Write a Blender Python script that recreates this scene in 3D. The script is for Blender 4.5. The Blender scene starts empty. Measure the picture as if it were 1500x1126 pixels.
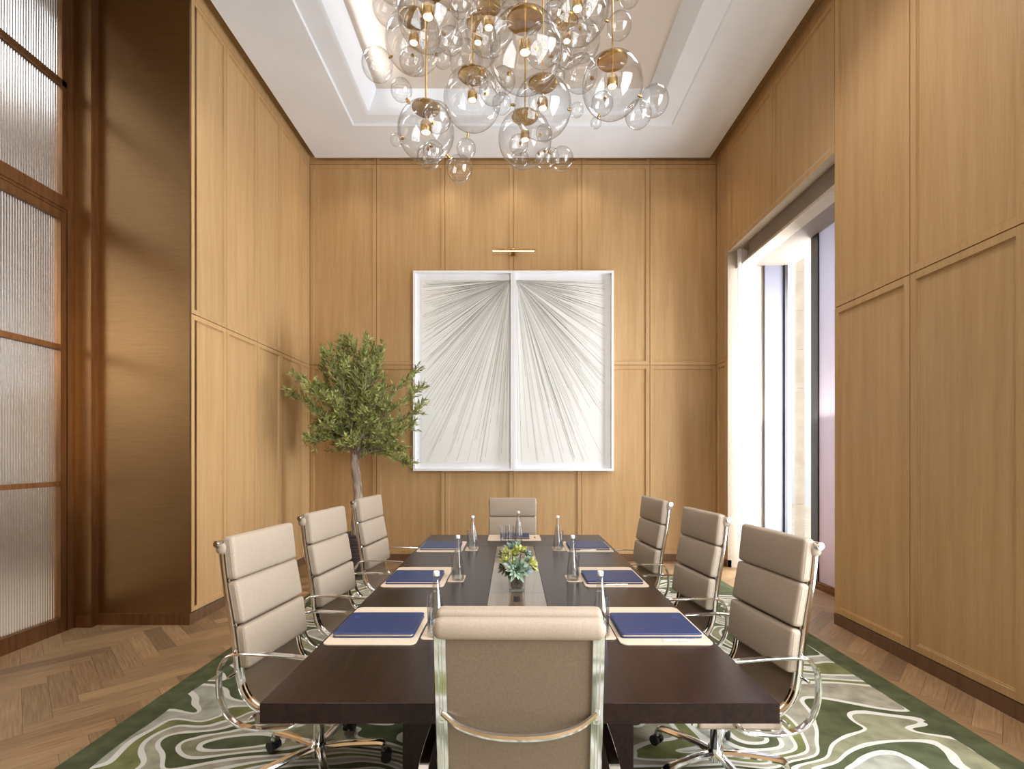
import bpy, bmesh, math, random
from mathutils import Vector, Matrix, Quaternion
PI = math.pi
H = 1.505; F = 730.0; CX = 751.0; CY = 665.0      # lens height, focal length and vanishing point (pixels of the 1500x1126 frame)
scene = bpy.context.scene
COL = scene.collection

# ------------------------------------------------------------------ helpers
class MB:
    """collects shapes and becomes one mesh"""
    def __init__(s): s.v = []; s.f = []; s.m = []
    def add(s, vs, fs, mi=0):
        b = len(s.v); s.v += [tuple(p) for p in vs]
        s.f += [tuple(b+i for i in f) for f in fs]; s.m += [mi]*len(fs)
    def box(s, x0, x1, y0, y1, z0, z1, mi=0):
        v = [(x, y, z) for x in (x0, x1) for y in (y0, y1) for z in (z0, z1)]
        s.add(v, [(0,1,3,2),(4,6,7,5),(0,4,5,1),(2,3,7,6),(0,2,6,4),(1,5,7,3)], mi)
    def rbox(s, c, size, r, M=None, bulge=0, mi=0, n=3):
        """rounded box centred at c; M rotates it; bulge swells the +x face"""
        hs = [d/2 for d in size]
        def ticks(h):
            t = [-h + r*(1-math.cos(k*PI/2/n)) for k in range(n+1)]
            mid = max(1, 4) if h > r*1.5 else 1
            a = t[-1]; m_ = [a + (-2*a)*k/mid for k in range(1, mid)] if h > r+1e-6 else []
            return t + m_ + ([-x for x in reversed(t)] if h > r+1e-6 else [-x for x in reversed(t[:-1])])
        T = [ticks(h) for h in hs]
        idx = {}
        vs = []; fs = []
        def P(i, j, k):
            key = (i, j, k)
            if key in idx: return idx[key]
            p = Vector((T[0][i], T[1][j], T[2][k]))
            q = Vector([max(-(h-r), min(h-r, a)) for a, h in zip(p, hs)])
            d = p-q
            if d.length > 1e-9: p = q + d.normalized()*r
            if bulge and p.x > 0:
                p.x += bulge*max(0, 1-(p.y/hs[1])**2)*max(0, 1-(p.z/hs[2])**2)
            if M is not None: p = M @ p
            idx[key] = len(vs); vs.append(p+Vector(c)); return idx[key]
        n0, n1, n2 = len(T[0])-1, len(T[1])-1, len(T[2])-1
        for j in range(n1):
            for k in range(n2):
                fs.append((P(0,j,k),P(0,j,k+1),P(0,j+1,k+1),P(0,j+1,k)))
                fs.append((P(n0,j,k),P(n0,j+1,k),P(n0,j+1,k+1),P(n0,j,k+1)))
        for i in range(n0):
            for k in range(n2):
                fs.append((P(i,0,k),P(i+1,0,k),P(i+1,0,k+1),P(i,0,k+1)))
                fs.append((P(i,n1,k),P(i,n1,k+1),P(i+1,n1,k+1),P(i+1,n1,k)))
        for i in range(n0):
            for j in range(n1):
                fs.append((P(i,j,0),P(i,j+1,0),P(i+1,j+1,0),P(i+1,j,0)))
                fs.append((P(i,j,n2),P(i+1,j,n2),P(i+1,j+1,n2),P(i,j+1,n2)))
        s.add(vs, fs, mi)
    def tube(s, pts, rad, seg=8, closed=False, caps=True, mi=0):
        pts = [Vector(p) for p in pts]; n = len(pts)
        rr = rad if isinstance(rad, (list, tuple)) else [rad]*n
        tang = []
        for i in range(n):
            a = pts[(i-1) % n] if (closed or i > 0) else pts[i]
            b = pts[(i+1) % n] if (closed or i < n-1) else pts[i]
            tang.append((b-a).normalized())
        up = Vector((0,0,1)) if abs(tang[0].z) < .9 else Vector((1,0,0))
        u = tang[0].cross(up).normalized()
        vs = []
        for i in range(n):
            t = tang[i]; u = (u - t*u.dot(t)).normalized(); w = t.cross(u)
            for k in range(seg):
                a = 2*PI*k/seg; vs.append(pts[i]+(u*math.cos(a)+w*math.sin(a))*rr[i])
        fs = []
        m = n if closed else n-1
        for i in range(m):
            for k in range(seg):
                a = i*seg+k; b = i*seg+(k+1) % seg; j = ((i+1) % n)*seg
                fs.append((a, b, j+(k+1) % seg, j+k))
        if caps and not closed:
            fs.append(tuple(reversed(range(seg)))); fs.append(tuple((n-1)*seg+k for k in range(seg)))
        s.add(vs, fs, mi)
    def cyl(s, a, b, r, seg=16, mi=0): s.tube([a, b], r, seg, mi=mi)
    def sweep(s, path, section, y=0.0, mi=0):
        """path: (x,z) points in a vertical plane; section: (normal, y) outline"""
        n = len(path); k = len(section); vs = []
        for i, p in enumerate(path):
            a = path[max(0, i-1)]; b = path[min(n-1, i+1)]
            t = Vector((b[0]-a[0], b[1]-a[1])).normalized(); nn = Vector((-t.y, t.x))
            for (q, w) in section: vs.append((p[0]+nn.x*q, y+w, p[1]+nn.y*q))
        fs = []
        for i in range(n-1):
            for j in range(k):
                fs.append((i*k+j, i*k+(j+1) % k, (i+1)*k+(j+1) % k, (i+1)*k+j))
        fs.append(tuple(reversed(range(k)))); fs.append(tuple((n-1)*k+j for j in range(k)))
        s.add(vs, fs, mi)
    def lathe(s, prof, c=(0,0,0), seg=24, mi=0):
        vs = []; fs = []
        for (r, z) in prof:
            for k in range(seg):
                a = 2*PI*k/seg; vs.append((c[0]+r*math.cos(a), c[1]+r*math.sin(a), c[2]+z))
        for i in range(len(prof)-1):
            for k in range(seg):
                fs.append((i*seg+k, i*seg+(k+1) % seg, (i+1)*seg+(k+1) % seg, (i+1)*seg+k))
        s.add(vs, fs, mi)
    def sphere(s, c, r, seg=32, rings=20, mi=0):
        s.lathe([(max(1e-5, r*math.sin(PI*i/rings)), -r*math.cos(PI*i/rings)) for i in range(rings+1)], c, seg, mi)
    def build(s, name, mat, parent=None, smooth=True, angle=35, fix=True):
        me = bpy.data.meshes.new(name); me.from_pydata(s.v, [], s.f)
        mats = mat if isinstance(mat, (list, tuple)) else [mat]
        for m_ in mats: me.materials.append(m_)
        for p, mi in zip(me.polygons, s.m): p.material_index = mi; p.use_smooth = smooth
        if fix:
            bm = bmesh.new(); bm.from_mesh(me); bmesh.ops.remove_doubles(bm, verts=bm.verts, dist=1e-6)
            bmesh.ops.recalc_face_normals(bm, faces=bm.faces); bm.to_mesh(me); bm.free()
        if smooth:
            try: me.set_sharp_from_angle(angle=math.radians(angle))
            except Exception: pass
        me.update()
        o = bpy.data.objects.new(name, me); COL.objects.link(o)
        if parent: o.parent = parent
        return o

def spl(pts, sub=6):
    """Catmull-Rom through points of any dimension"""
    P = [Vector(p) for p in pts]; out = []
    for i in range(len(P)-1):
        a = P[max(0, i-1)]; b = P[i]; c = P[i+1]; d = P[min(len(P)-1, i+2)]
        for k in range(sub):
            t = k/sub
            out.append(0.5*((2*b)+(c-a)*t+(2*a-5*b+4*c-d)*t*t+(-a+3*b-3*c+d)*t*t*t))
    out.append(P[-1]); return out

def tag(o, label=None, cat=None, group=None, kind=None):
    if label: o['label'] = label
    if cat: o['category'] = cat
    if group: o['group'] = group
    if kind: o['kind'] = kind
    return o
def empty(name, loc=(0,0,0), rz=0.0):
    o = bpy.data.objects.new(name, None); COL.objects.link(o); o.location = loc; o.rotation_euler = (0,0,rz)
    o.empty_display_size = .1; return o
def copy_tree(o, parent=None):
    c = o.copy(); COL.objects.link(c)
    if parent is not None: c.parent = parent
    for ch in [x for x in o.children]: copy_tree(ch, c)
    return c
def struct(o, label=None):
    if label: o['label'] = label
    o['kind'] = 'structure'; return o

# ------------------------------------------------------------------ materials
def mat(name, color=(.8,.8,.8), rough=.5, metal=0, spec=.5, coat=0, coat_r=.1, trans=0, ior=1.45, emit=None, es=0):
    m = bpy.data.materials.new(name); m.use_nodes = True
    b = m.node_tree.nodes['Principled BSDF']
    b.inputs['Base Color'].default_value = (*color, 1); b.inputs['Roughness'].default_value = rough
    b.inputs['Metallic'].default_value = metal; b.inputs['Specular IOR Level'].default_value = spec
    b.inputs['Coat Weight'].default_value = coat; b.inputs['Coat Roughness'].default_value = coat_r
    b.inputs['Transmission Weight'].default_value = trans; b.inputs['IOR'].default_value = ior
    if emit: b.inputs['Emission Color'].default_value = (*emit, 1); b.inputs['Emission Strength'].default_value = es
    return m
def nt(m): return m.node_tree.nodes, m.node_tree.links, m.node_tree.nodes['Principled BSDF']
def noise_color(m, c1, c2, scale=(1,1,1), ns=5, detail=4, bump=0, dist=.002, lo=.35, hi=.65, rough=None):
    n, l, b = nt(m)
    tc = n.new('ShaderNodeTexCoord'); mp = n.new('ShaderNodeMapping'); mp.inputs['Scale'].default_value = scale
    t = n.new('ShaderNodeTexNoise'); t.inputs['Scale'].default_value = ns; t.inputs['Detail'].default_value = detail
    r = n.new('ShaderNodeValToRGB'); r.color_ramp.elements[0].position = lo; r.color_ramp.elements[1].position = hi
    r.color_ramp.elements[0].color = (*c1, 1); r.color_ramp.elements[1].color = (*c2, 1)
    l.new(tc.outputs['Object'], mp.inputs[0]); l.new(mp.outputs[0], t.inputs['Vector']); l.new(t.outputs[0], r.inputs[0])
    l.new(r.outputs[0], b.inputs['Base Color'])
    if bump:
        bp = n.new('ShaderNodeBump'); bp.inputs['Strength'].default_value = bump; bp.inputs['Distance'].default_value = dist
        l.new(t.outputs[0], bp.inputs['Height']); l.new(bp.outputs[0], b.inputs['Normal'])
    return m

def wood_mat(name, c1, c2, c3, rough=.45, vcol=False):
    """quartered oak: fine vertical grain over slow tonal drift, panel tint from the colour attribute"""
    m = mat(name, rough=rough, spec=.35); n, l, b = nt(m)
    tc = n.new('ShaderNodeTexCoord')
    def tex(scale, s, det):
        mp = n.new('ShaderNodeMapping'); mp.inputs['Scale'].default_value = scale
        t = n.new('ShaderNodeTexNoise'); t.inputs['Scale'].default_value = s; t.inputs['Detail'].default_value = det
        l.new(tc.outputs['Object'], mp.inputs[0]); l.new(mp.outputs[0], t.inputs['Vector']); return t
    fine = tex((1,1,.02), 160, 3); mid = tex((1,1,.05), 14, 3)
    add = n.new('ShaderNodeMath'); add.operation = 'MULTIPLY_ADD'; add.inputs[1].default_value = .5
    l.new(fine.outputs[0], add.inputs[0])
    sc = n.new('ShaderNodeMath'); sc.operation = 'MULTIPLY'; sc.inputs[1].default_value = .5
    l.new(mid.outputs[0], sc.inputs[0]); l.new(sc.outputs[0], add.inputs[2])
    r = n.new('ShaderNodeValToRGB'); e = r.color_ramp.elements
    e[0].position = .36; e[0].color = (*c1, 1); e[1].position = .64; e[1].color = (*c3, 1)
    k = e.new(.5); k.color = (*c2, 1)
    l.new(add.outputs[0], r.inputs[0])
    out = r.outputs[0]
    at = n.new('ShaderNodeAttribute'); at.attribute_name = 'tint'
    mx = n.new('ShaderNodeMix'); mx.data_type = 'RGBA'; mx.blend_type = 'MULTIPLY'; mx.inputs[0].default_value = 1
    l.new(out, mx.inputs[6]); l.new(at.outputs['Color'], mx.inputs[7]); out = mx.outputs[2]
    l.new(out, b.inputs['Base Color'])
    bp = n.new('ShaderNodeBump'); bp.inputs['Strength'].default_value = .15; bp.inputs['Distance'].default_value = .001
    l.new(add.outputs[0], bp.inputs['Height']); l.new(bp.outputs[0], b.inputs['Normal'])
    return m

OAK = wood_mat('oak_panel', (.435,.268,.118), (.49,.308,.142), (.535,.347,.17))
BASEWOOD = wood_mat('baseboard_wood', (.12,.06,.03), (.15,.08,.042), (.18,.10,.055))
CORR_W0 = mat('backing', (.5,.5,.5), .9)
def thin_glass(name, tint=(.97,.98,.98), refl=1.0, ior=1.5, rough=.0, edge=.0):
    """a thin clear pane: light passes straight, reflection rises towards grazing"""
    m = bpy.data.materials.new(name); m.use_nodes = True; n = m.node_tree.nodes; l = m.node_tree.links; n.clear()
    o = n.new('ShaderNodeOutputMaterial'); t = n.new('ShaderNodeBsdfTransparent')
    g = n.new('ShaderNodeBsdfGlossy'); g.inputs['Roughness'].default_value = rough
    lw = n.new('ShaderNodeLayerWeight'); lw.inputs['Blend'].default_value = .5
    r = n.new('ShaderNodeValToRGB'); e = r.color_ramp.elements
    e[0].position = 0; e[0].color = (*tint, 1); e[1].position = 1; e[1].color = tuple(max(0, c-edge*2.2) for c in tint)+(1,)
    k = e.new(.72); k.color = tuple(c*(1-.05-edge*.3) for c in tint)+(1,)
    l.new(lw.outputs['Facing'], r.inputs[0]); l.new(r.outputs[0], t.inputs[0])
    fr = n.new('ShaderNodeMath'); fr.operation = 'POWER'; fr.inputs[1].default_value = 4.0
    l.new(lw.outputs['Facing'], fr.inputs[0])
    mr = n.new('ShaderNodeMapRange'); mr.inputs[3].default_value = .075*refl; mr.inputs[4].default_value = min(1, .62*refl)
    l.new(fr.outputs[0], mr.inputs[0])
    mx = n.new('ShaderNodeMixShader'); l.new(mr.outputs[0], mx.inputs[0]); l.new(t.outputs[0], mx.inputs[1]); l.new(g.outputs[0], mx.inputs[2])
    l.new(mx.outputs[0], o.inputs[0]); return m
GLOBE = thin_glass('globe_glass', (.99,.99,.99), 1.15, edge=.13)
PANE = thin_glass('window_glass', (.96,.97,.98), .5)
VESSEL = thin_glass('vessel_glass', (.98,.985,.985), 1.2, edge=.17)
WHITE = noise_color(mat('ceiling_paint', (.86,.86,.87), .85), (.79,.83,.89), (.83,.87,.93), ns=2)
BEIGE = noise_color(mat('tray_shade_tone', (.6,.52,.44), .7), (.58,.51,.44), (.64,.57,.5), ns=1)  # beige stands for shade on the tray top, put into its colour
BRONZE = mat('bronze_sheet', (.36,.215,.095), .31, 1.0)
n_, l_, b_ = nt(BRONZE)
noise_color(BRONZE, (.245,.145,.066), (.285,.172,.08), scale=(1,1,60), ns=6, bump=.04, dist=.0005)
BRONZE_D = noise_color(mat('bronze_frame', (.23,.115,.05), .35, .85), (.20,.095,.04), (.27,.14,.06), scale=(1,1,.1), ns=30)
BRASS = noise_color(mat('brass', (.62,.42,.17), .26, 1.0), (.46,.29,.11), (.56,.37,.15), ns=12)
CHROME = noise_color(mat('polished_aluminium', (.8,.8,.8), .10, 1.0), (.76,.76,.77), (.86,.86,.86), ns=8)
LEATHER = noise_color(mat('taupe_leather', (.40,.33,.265), .5, spec=.4), (.365,.29,.22), (.405,.328,.252), ns=180, bump=.12, dist=.0006)
LEATHER_B = noise_color(mat('taupe_leather_back', (.27,.20,.14), .38, spec=.5), (.17,.122,.08), (.20,.145,.097), ns=160, bump=.08, dist=.0005)
BLACK = noise_color(mat('black_plastic', (.02,.02,.022), .4), (.012,.012,.014), (.03,.03,.032), ns=20)
TABLE = mat('dark_veneer', (.03,.014,.009), .32, spec=.15, coat=.32, coat_r=.22)
noise_color(TABLE, (.010,.0035,.003), (.022,.0085,.0065), scale=(1,.04,1), ns=70, lo=.3, hi=.7)
INLAY = mat('bronze_lacquer', (.085,.06,.04), .12, spec=.9, coat=.6, coat_r=.05)
noise_color(INLAY, (.12,.085,.055), (.16,.115,.075), scale=(1,.1,1), ns=30)
NAVY = noise_color(mat('navy_leather', (.012,.026,.13), .42, spec=.5), (.010,.022,.085), (.017,.036,.125), ns=260, bump=.2, dist=.0006)
NAVY_L = noise_color(mat('navy_embossing', (.03,.05,.2), .3), (.04,.06,.2), (.05,.07,.24), ns=50)
PAPER = noise_color(mat('paper_edge', (.75,.6,.45), .6), (.6,.45,.33), (.7,.55,.42), scale=(1,1,60), ns=20)
MATC = noise_color(mat('cream_leather', (.68,.55,.41), .6), (.60,.48,.36), (.66,.53,.40), ns=120, bump=.1, dist=.0004)
MATC_D = noise_color(mat('cream_leather_edge', (.45,.31,.19), .6), (.40,.27,.16), (.48,.34,.21), ns=60)
WHITEP = noise_color(mat('white_plastic', (.85,.84,.83), .3), (.83,.82,.81), (.88,.87,.86), ns=20)
FRAMEW = noise_color(mat('white_lacquer', (.84,.85,.88), .35), (.83,.84,.87), (.86,.87,.9), ns=8)
ARTP = noise_color(mat('art_paper', (.74,.74,.72), .9), (.80,.81,.78), (.86,.86,.84), ns=1.2, detail=6)
INK = noise_color(mat('graphite_line', (.2,.19,.16), .9), (.18,.17,.14), (.28,.265,.225), ns=3)
INK2 = noise_color(mat('faint_graphite_line', (.4,.4,.37), .9), (.30,.30,.27), (.42,.42,.38), ns=3)
BARK = noise_color(mat('olive_bark', (.28,.21,.16), .9), (.17,.12,.09), (.42,.34,.27), scale=(1,1,.25), ns=28, bump=.8, dist=.01)
POT = noise_color(mat('woven_pot', (.05,.035,.035), .7), (.03,.02,.022), (.085,.06,.06), scale=(.3,.3,6), ns=14, bump=.8, dist=.006)
SOIL = noise_color(mat('soil', (.05,.035,.02), 1), (.025,.016,.01), (.10,.07,.04), ns=90, bump=1, dist=.01)
LIT = mat('lamp_lens', (1,.95,.88), emit=(1,.88,.70), es=4)
LED = mat('picture_lamp_diffuser', (1,.95,.88), emit=(1,.82,.58), es=1.0)
LAV = noise_color(mat('lavender_aluminium', (.62,.58,.63), .4), (.115,.11,.14), (.135,.13,.16), scale=(1,1,.1), ns=4)
DARKM = noise_color(mat('dark_mullion', (.035,.03,.035), .35), (.013,.011,.013), (.02,.017,.02), ns=5)
TAUPE_M = noise_color(mat('blind_cassette', (.20,.16,.13), .5), (.19,.15,.12), (.22,.175,.14), ns=5)
CREAM = noise_color(mat('cream_reveal', (.72,.62,.48), .6), (.46,.385,.29), (.5,.425,.33), scale=(1,1,.05), ns=20)
STONE = noise_color(mat('pale_stone', (.72,.6,.46), .9), (.66,.53,.38), (.78,.66,.5), ns=4)
def leaf_mat(name, c1, c2, trans=.25):
    m = noise_color(mat(name, c1, .5, spec=.35), c1, c2, ns=7)
    n, l, b = nt(m)
    oi = n.new('ShaderNodeNewGeometry')
    hs = n.new('ShaderNodeHueSaturation'); mr = n.new('ShaderNodeMapRange'); mr.inputs[3].default_value = .62; mr.inputs[4].default_value = 1.4
    l.new(oi.outputs['Random Per Island'], mr.inputs[0]); l.new(mr.outputs[0], hs.inputs['Value'])
    l.new(b.inputs['Base Color'].links[0].from_socket, hs.inputs['Color']); l.new(hs.outputs[0], b.inputs['Base Color'])
    return m
OLIVE = leaf_mat('olive_leaf', (.18,.205,.05), (.42,.44,.16))
SUCC = [leaf_mat('succulent_teal', (.27,.37,.26), (.42,.52,.40)), leaf_mat('succulent_lime', (.42,.44,.10), (.60,.58,.24)),
        leaf_mat('succulent_dusky', (.10,.13,.09), (.2,.22,.15)), leaf_mat('succulent_blue', (.20,.29,.27), (.33,.42,.40))]
SHEER = bpy.data.materials.new('sheer_fabric'); SHEER.use_nodes = True
n, l, b = nt(SHEER); b.inputs['Base Color'].default_value = (.95,.95,.96,1); b.inputs['Roughness'].default_value = .9
tl = n.new('ShaderNodeBsdfTranslucent'); tl.inputs[0].default_value = (.97,.97,.98,1)
tp = n.new('ShaderNodeBsdfTransparent'); m1 = n.new('ShaderNodeMixShader'); m2 = n.new('ShaderNodeMixShader')
m1.inputs[0].default_value = .6; m2.inputs[0].default_value = .15
l.new(b.outputs[0], m1.inputs[1]); l.new(tl.outputs[0], m1.inputs[2]); l.new(m1.outputs[0], m2.inputs[1]); l.new(tp.outputs[0], m2.inputs[2])
l.new(m2.outputs[0], n['Material Output'].inputs[0])
# fluted glass: slightly frosted real glass
FLUTE = mat('fluted_glass', (.93,.93,.92), .17, trans=1, ior=1.5)

def set_tint(o, rng, lo=.93, hi=1.06, per=None):
    """per-plank / per-panel tint as a face colour attribute; per maps a face to a group key"""
    me = o.data; a = me.color_attributes.new('tint', 'FLOAT_COLOR', 'CORNER'); cache = {}
    for p in me.polygons:
        k = per(p) if per else 0
        if k not in cache:
            v = rng.uniform(lo, hi); w = rng.uniform(-.015, .015); cache[k] = (v*(1+w), v, v*(1-w), 1)
        for li in p.loop_indices: a.data[li].color = cache[k]

# ------------------------------------------------------------------ room shell
ZT = 5.575; ZC = 5.62; XL = -2.85; XR = 2.86; YB = 7.0; RAIL = 2.755; BB = .10
def panels(mb, org, u, nrm, cells, frame=.054):
    org, u, nrm = Vector(org), Vector(u), Vector(nrm)
    for (u0, u1, z0, z1) in cells:
        rings = [(0,-.014),(.003,-.014),(.0045,0),(frame,0),(frame+.002,-.010),(frame+.009,-.009),(frame+.011,-.015)]
        base = []
        if u1-u0 < .2: rings = rings[:3]
        for (i, d) in rings:
            for (a, z) in ((u0+i, z0+i),(u1-i, z0+i),(u1-i, z1-i),(u0+i, z1-i)):
                base.append(org+u*a+Vector((0,0,z))+nrm*d)
        fs = []
        for r in range(len(rings)-1):
            for k in range(4): fs.append((r*4+k, r*4+(k+1) % 4, (r+1)*4+(k+1) % 4, (r+1)*4+k))
        q = (len(rings)-1)*4; fs.append((q, q+1, q+2, q+3))
        mb.add(base, fs)
def finish_wall(mb, name, label, seed):
    o = mb.build(name, OAK, smooth=False, fix=False); struct(o, label)
    # a panel is every run of consecutively added faces
    rng = random.Random(seed); me = o.data
    adj = {}
    bm = bmesh.new(); bm.from_mesh(me); bm.faces.ensure_lookup_table(); comp = [-1]*len(bm.faces); c = 0
    for f in bm.faces:
        if comp[f.index] >= 0: continue
        st = [f]; comp[f.index] = c
        while st:
            g = st.pop()
            for e in g.edges:
                for h in e.link_faces:
                    if comp[h.index] < 0: comp[h.index] = c; st.append(h)
        c += 1
    bm.free()
    set_tint(o, rng, .95, 1.05, per=lambda p: comp[p.index]); return o

# back wall
us = [-2.85, -1.914, -.951, .0096, .968, 1.927, 2.86]
mb = MB()
panels(mb, (0,YB,0), (1,0,0), (0,-1,0), [(a, b, z0, z1) for a, b in zip(us, us[1:]) for z0, z1 in ((BB, RAIL),(RAIL, ZT))])
panels(mb, (0,YB,0), (1,0,0), (0,-1,0), [(a, b, ZT, 5.72) for a, b in zip(us, us[1:])], frame=.05)
finish_wall(mb, 'wall_back', 'oak panelled end wall behind the white framed artwork', 1)
# left wall (beyond the bronze return)
ys = [4.42, 4.966, 5.563, 6.137, 6.73, 7.0]
mb = MB()
panels(mb, (XL,0,0), (0,1,0), (1,0,0), [(a, b, z0, z1) for a, b in zip(ys, ys[1:]) for z0, z1 in ((BB, RAIL),(RAIL, ZT))], frame=.045)
mb.box(XL-.1, XL, 4.42, 7.0, ZT, 5.72)
mb.box(XL-.1, XL-.013, 4.405, 4.42, 0, 5.72)
finish_wall(mb, 'wall_left', 'pale oak panelled wall to the left of the olive tree', 2)
# right wall: near part, strip by the corner, header over the window
mb = MB()
yn = [-3.0, -1.42, -.58, .26, 1.10, 1.94, 2.78, 3.59, 4.43]
cells = [(a, b, z0, z1) for a, b in zip(yn, yn[1:]) for z0, z1 in ((BB, RAIL+.045),(RAIL+.045, ZT))]
cells += [(4.43, 5.49, 4.19, ZT), (5.49, 6.59, 4.19, ZT), (6.63, 7.0, BB, RAIL), (6.63, 7.0, RAIL, ZT), (6.59, 6.63, 4.19, ZT)]
panels(mb, (XR,0,0), (0,1,0), (-1,0,0), cells)
mb.box(XR, XR+.1, -3.0, 7.0, ZT, 5.72)
mb.box(XR+.013, XR+.06, 4.37, 4.43, 0, ZT)                 # end grain edge of the near part
finish_wall(mb, 'wall_right', 'oak panelled wall on the right with the tall window opening', 3)
# wall behind the camera
mb = MB()
panels(mb, (0,-3.0,0), (1,0,0), (0,1,0), [(a, b, z0, z1) for a, b in zip([-3.9]+us[1:], us[1:]) for z0, z1 in ((BB, RAIL),(RAIL, 5.7))])
finish_wall(mb, 'wall_front', 'oak panelled wall behind the camera', 4)

m = MB()  # solid boxes added behind the walls to stop light leaking in
m.box(-4.0, 3.9, YB+.06, YB+.2, -.05, 5.9); m.box(XL-.3, XL-.06, 4.5, YB+.1, -.05, 5.9)
m.box(XR+.06, XR+.3, -3.2, 4.32, -.05, 5.9); m.box(XR+.06, XR+.9, 4.44, 7.1, 4.27, 5.9); m.box(XR+.06, XR+.9, 6.73, 7.1, -.05, 5.9)
m.box(-4.0, 3.9, -3.3, -3.06, -.05, 5.9); m.box(-4.0, 3.8, -3.2, 7.2, 5.97, 6.1); m.box(3.62,3.8,4.2,4.4,-.05,5.9)
struct(m.build('wall_backing', CORR_W0, smooth=False), 'masonry added behind the oak panelling against light leaks')
# baseboards
def bboard(name, x0, x1, y0, y1, label):
    m = MB(); m.box(x0, x1, y0, y1, 0, BB-.004); o = m.build(name, BASEWOOD, smooth=False); set_tint(o, random.Random(5)); struct(o, label)
bboard('baseboard_back', XL, XR, YB-.004, YB+.02, 'dark wooden baseboard under the end wall')
bboard('baseboard_left', XL-.002, XL+.004, 4.392, YB, 'wooden baseboard under the left oak wall')
bboard('baseboard_right', XR-.004, XR+.05, -3.0, 4.43, 'dark wooden baseboard under the right oak wall')
bboard('baseboard_corner', XR-.004, XR+.05, 6.63, YB, 'wooden baseboard between window and corner')

# herringbone floor
rng = random.Random(11)
L_, W_ = .62, .124; n5 = 5
bm = bmesh.new(); tint = bm.loops.layers.float_color.new('tint')
R45 = Matrix.Rotation(PI/4, 2)
def plank(x, y, w, h):
    g = .0008
    c = Vector((0, 2.5))
    vs = []
    for (a, b_) in ((x+g, y+g),(x+w-g, y+g),(x+w-g, y+h-g),(x+g, y+h-g)):
        p = R45 @ Vector((a, b_)) + c; vs.append(bm.verts.new((p.x, p.y, 0)))
    f = bm.faces.new(vs)
    v = rng.choice((.68,.82,.92,1.0,1.06,1.16))*rng.uniform(.96, 1.04)
    col = (v*rng.uniform(.98, 1.03), v, v*rng.uniform(.94, 1.02), 1)
    for lp in f.loops: lp[tint] = col
    f.material_index = 0 if w > h else 1
for m_ in range(-9, 10):
    for i in range(-70, 71):
        ox = i*W_ + 2*L_*m_; oy = i*W_
        p = R45 @ Vector((ox, oy))
        if abs(p.x) > 5.5 or abs(p.y) > 7.5: continue
        plank(ox, oy, L_, W_); plank(ox, oy+W_, W_, L_)
FX0, FX1, FY0, FY1 = -3.86, 3.7, -3.0, 7.02
for co, no in (((FX0,0,0),(-1,0,0)),((FX1,0,0),(1,0,0)),((0,FY0,0),(0,-1,0)),((0,FY1,0),(0,1,0))):
    bmesh.ops.bisect_plane(bm, geom=bm.verts[:]+bm.edges[:]+bm.faces[:], plane_co=co, plane_no=no, clear_outer=True)
base = [bm.verts.new(p) for p in ((FX0,FY0,-.0015),(FX1,FY0,-.0015),(FX1,FY1,-.0015),(FX0,FY1,-.0015))]
f = bm.faces.new(base); f.material_index = 2
for lp in f.loops: lp[tint] = (.3,.3,.3,1)
me = bpy.data.meshes.new('floor'); bm.to_mesh(me); bm.free()
def plank_mat(name, ang):
    m = mat(name, rough=.42, spec=.4); n, l, b = nt(m)
    tc = n.new('ShaderNodeTexCoord'); r0 = n.new('ShaderNodeMapping'); r0.inputs['Rotation'].default_value = (0,0,ang)
    mp = n.new('ShaderNodeMapping'); mp.inputs['Scale'].default_value = (1.4, 30, 1)
    t = n.new('ShaderNodeTexNoise'); t.inputs['Scale'].default_value = 3; t.inputs['Detail'].default_value = 5
    r = n.new('ShaderNodeValToRGB'); e = r.color_ramp.elements
    e[0].position = .3; e[0].color = (.235,.138,.07,1); e[1].position = .7; e[1].color = (.385,.245,.135,1)
    l.new(tc.outputs['Object'], r0.inputs[0]); l.new(r0.outputs[0], mp.inputs[0]); l.new(mp.outputs[0], t.inputs['Vector']); l.new(t.outputs[0], r.inputs[0])
    at = n.new('ShaderNodeAttribute'); at.attribute_name = 'tint'
    mx = n.new('ShaderNodeMix'); mx.data_type = 'RGBA'; mx.blend_type = 'MULTIPLY'; mx.inputs[0].default_value = 1
    l.new(r.outputs[0], mx.inputs[6]); l.new(at.outputs['Color'], mx.inputs[7]); l.new(mx.outputs[2], b.inputs['Base Color']); return m
me.materials.append(plank_mat('oak_floor_plank', -PI/4)); me.materials.append(plank_mat('oak_floor_plank_cross', PI/4)); me.materials.append(BASEWOOD)
floor = bpy.data.objects.new('floor', me); COL.objects.link(floor); struct(floor, 'herringbone oak parquet floor around the green rug')

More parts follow.
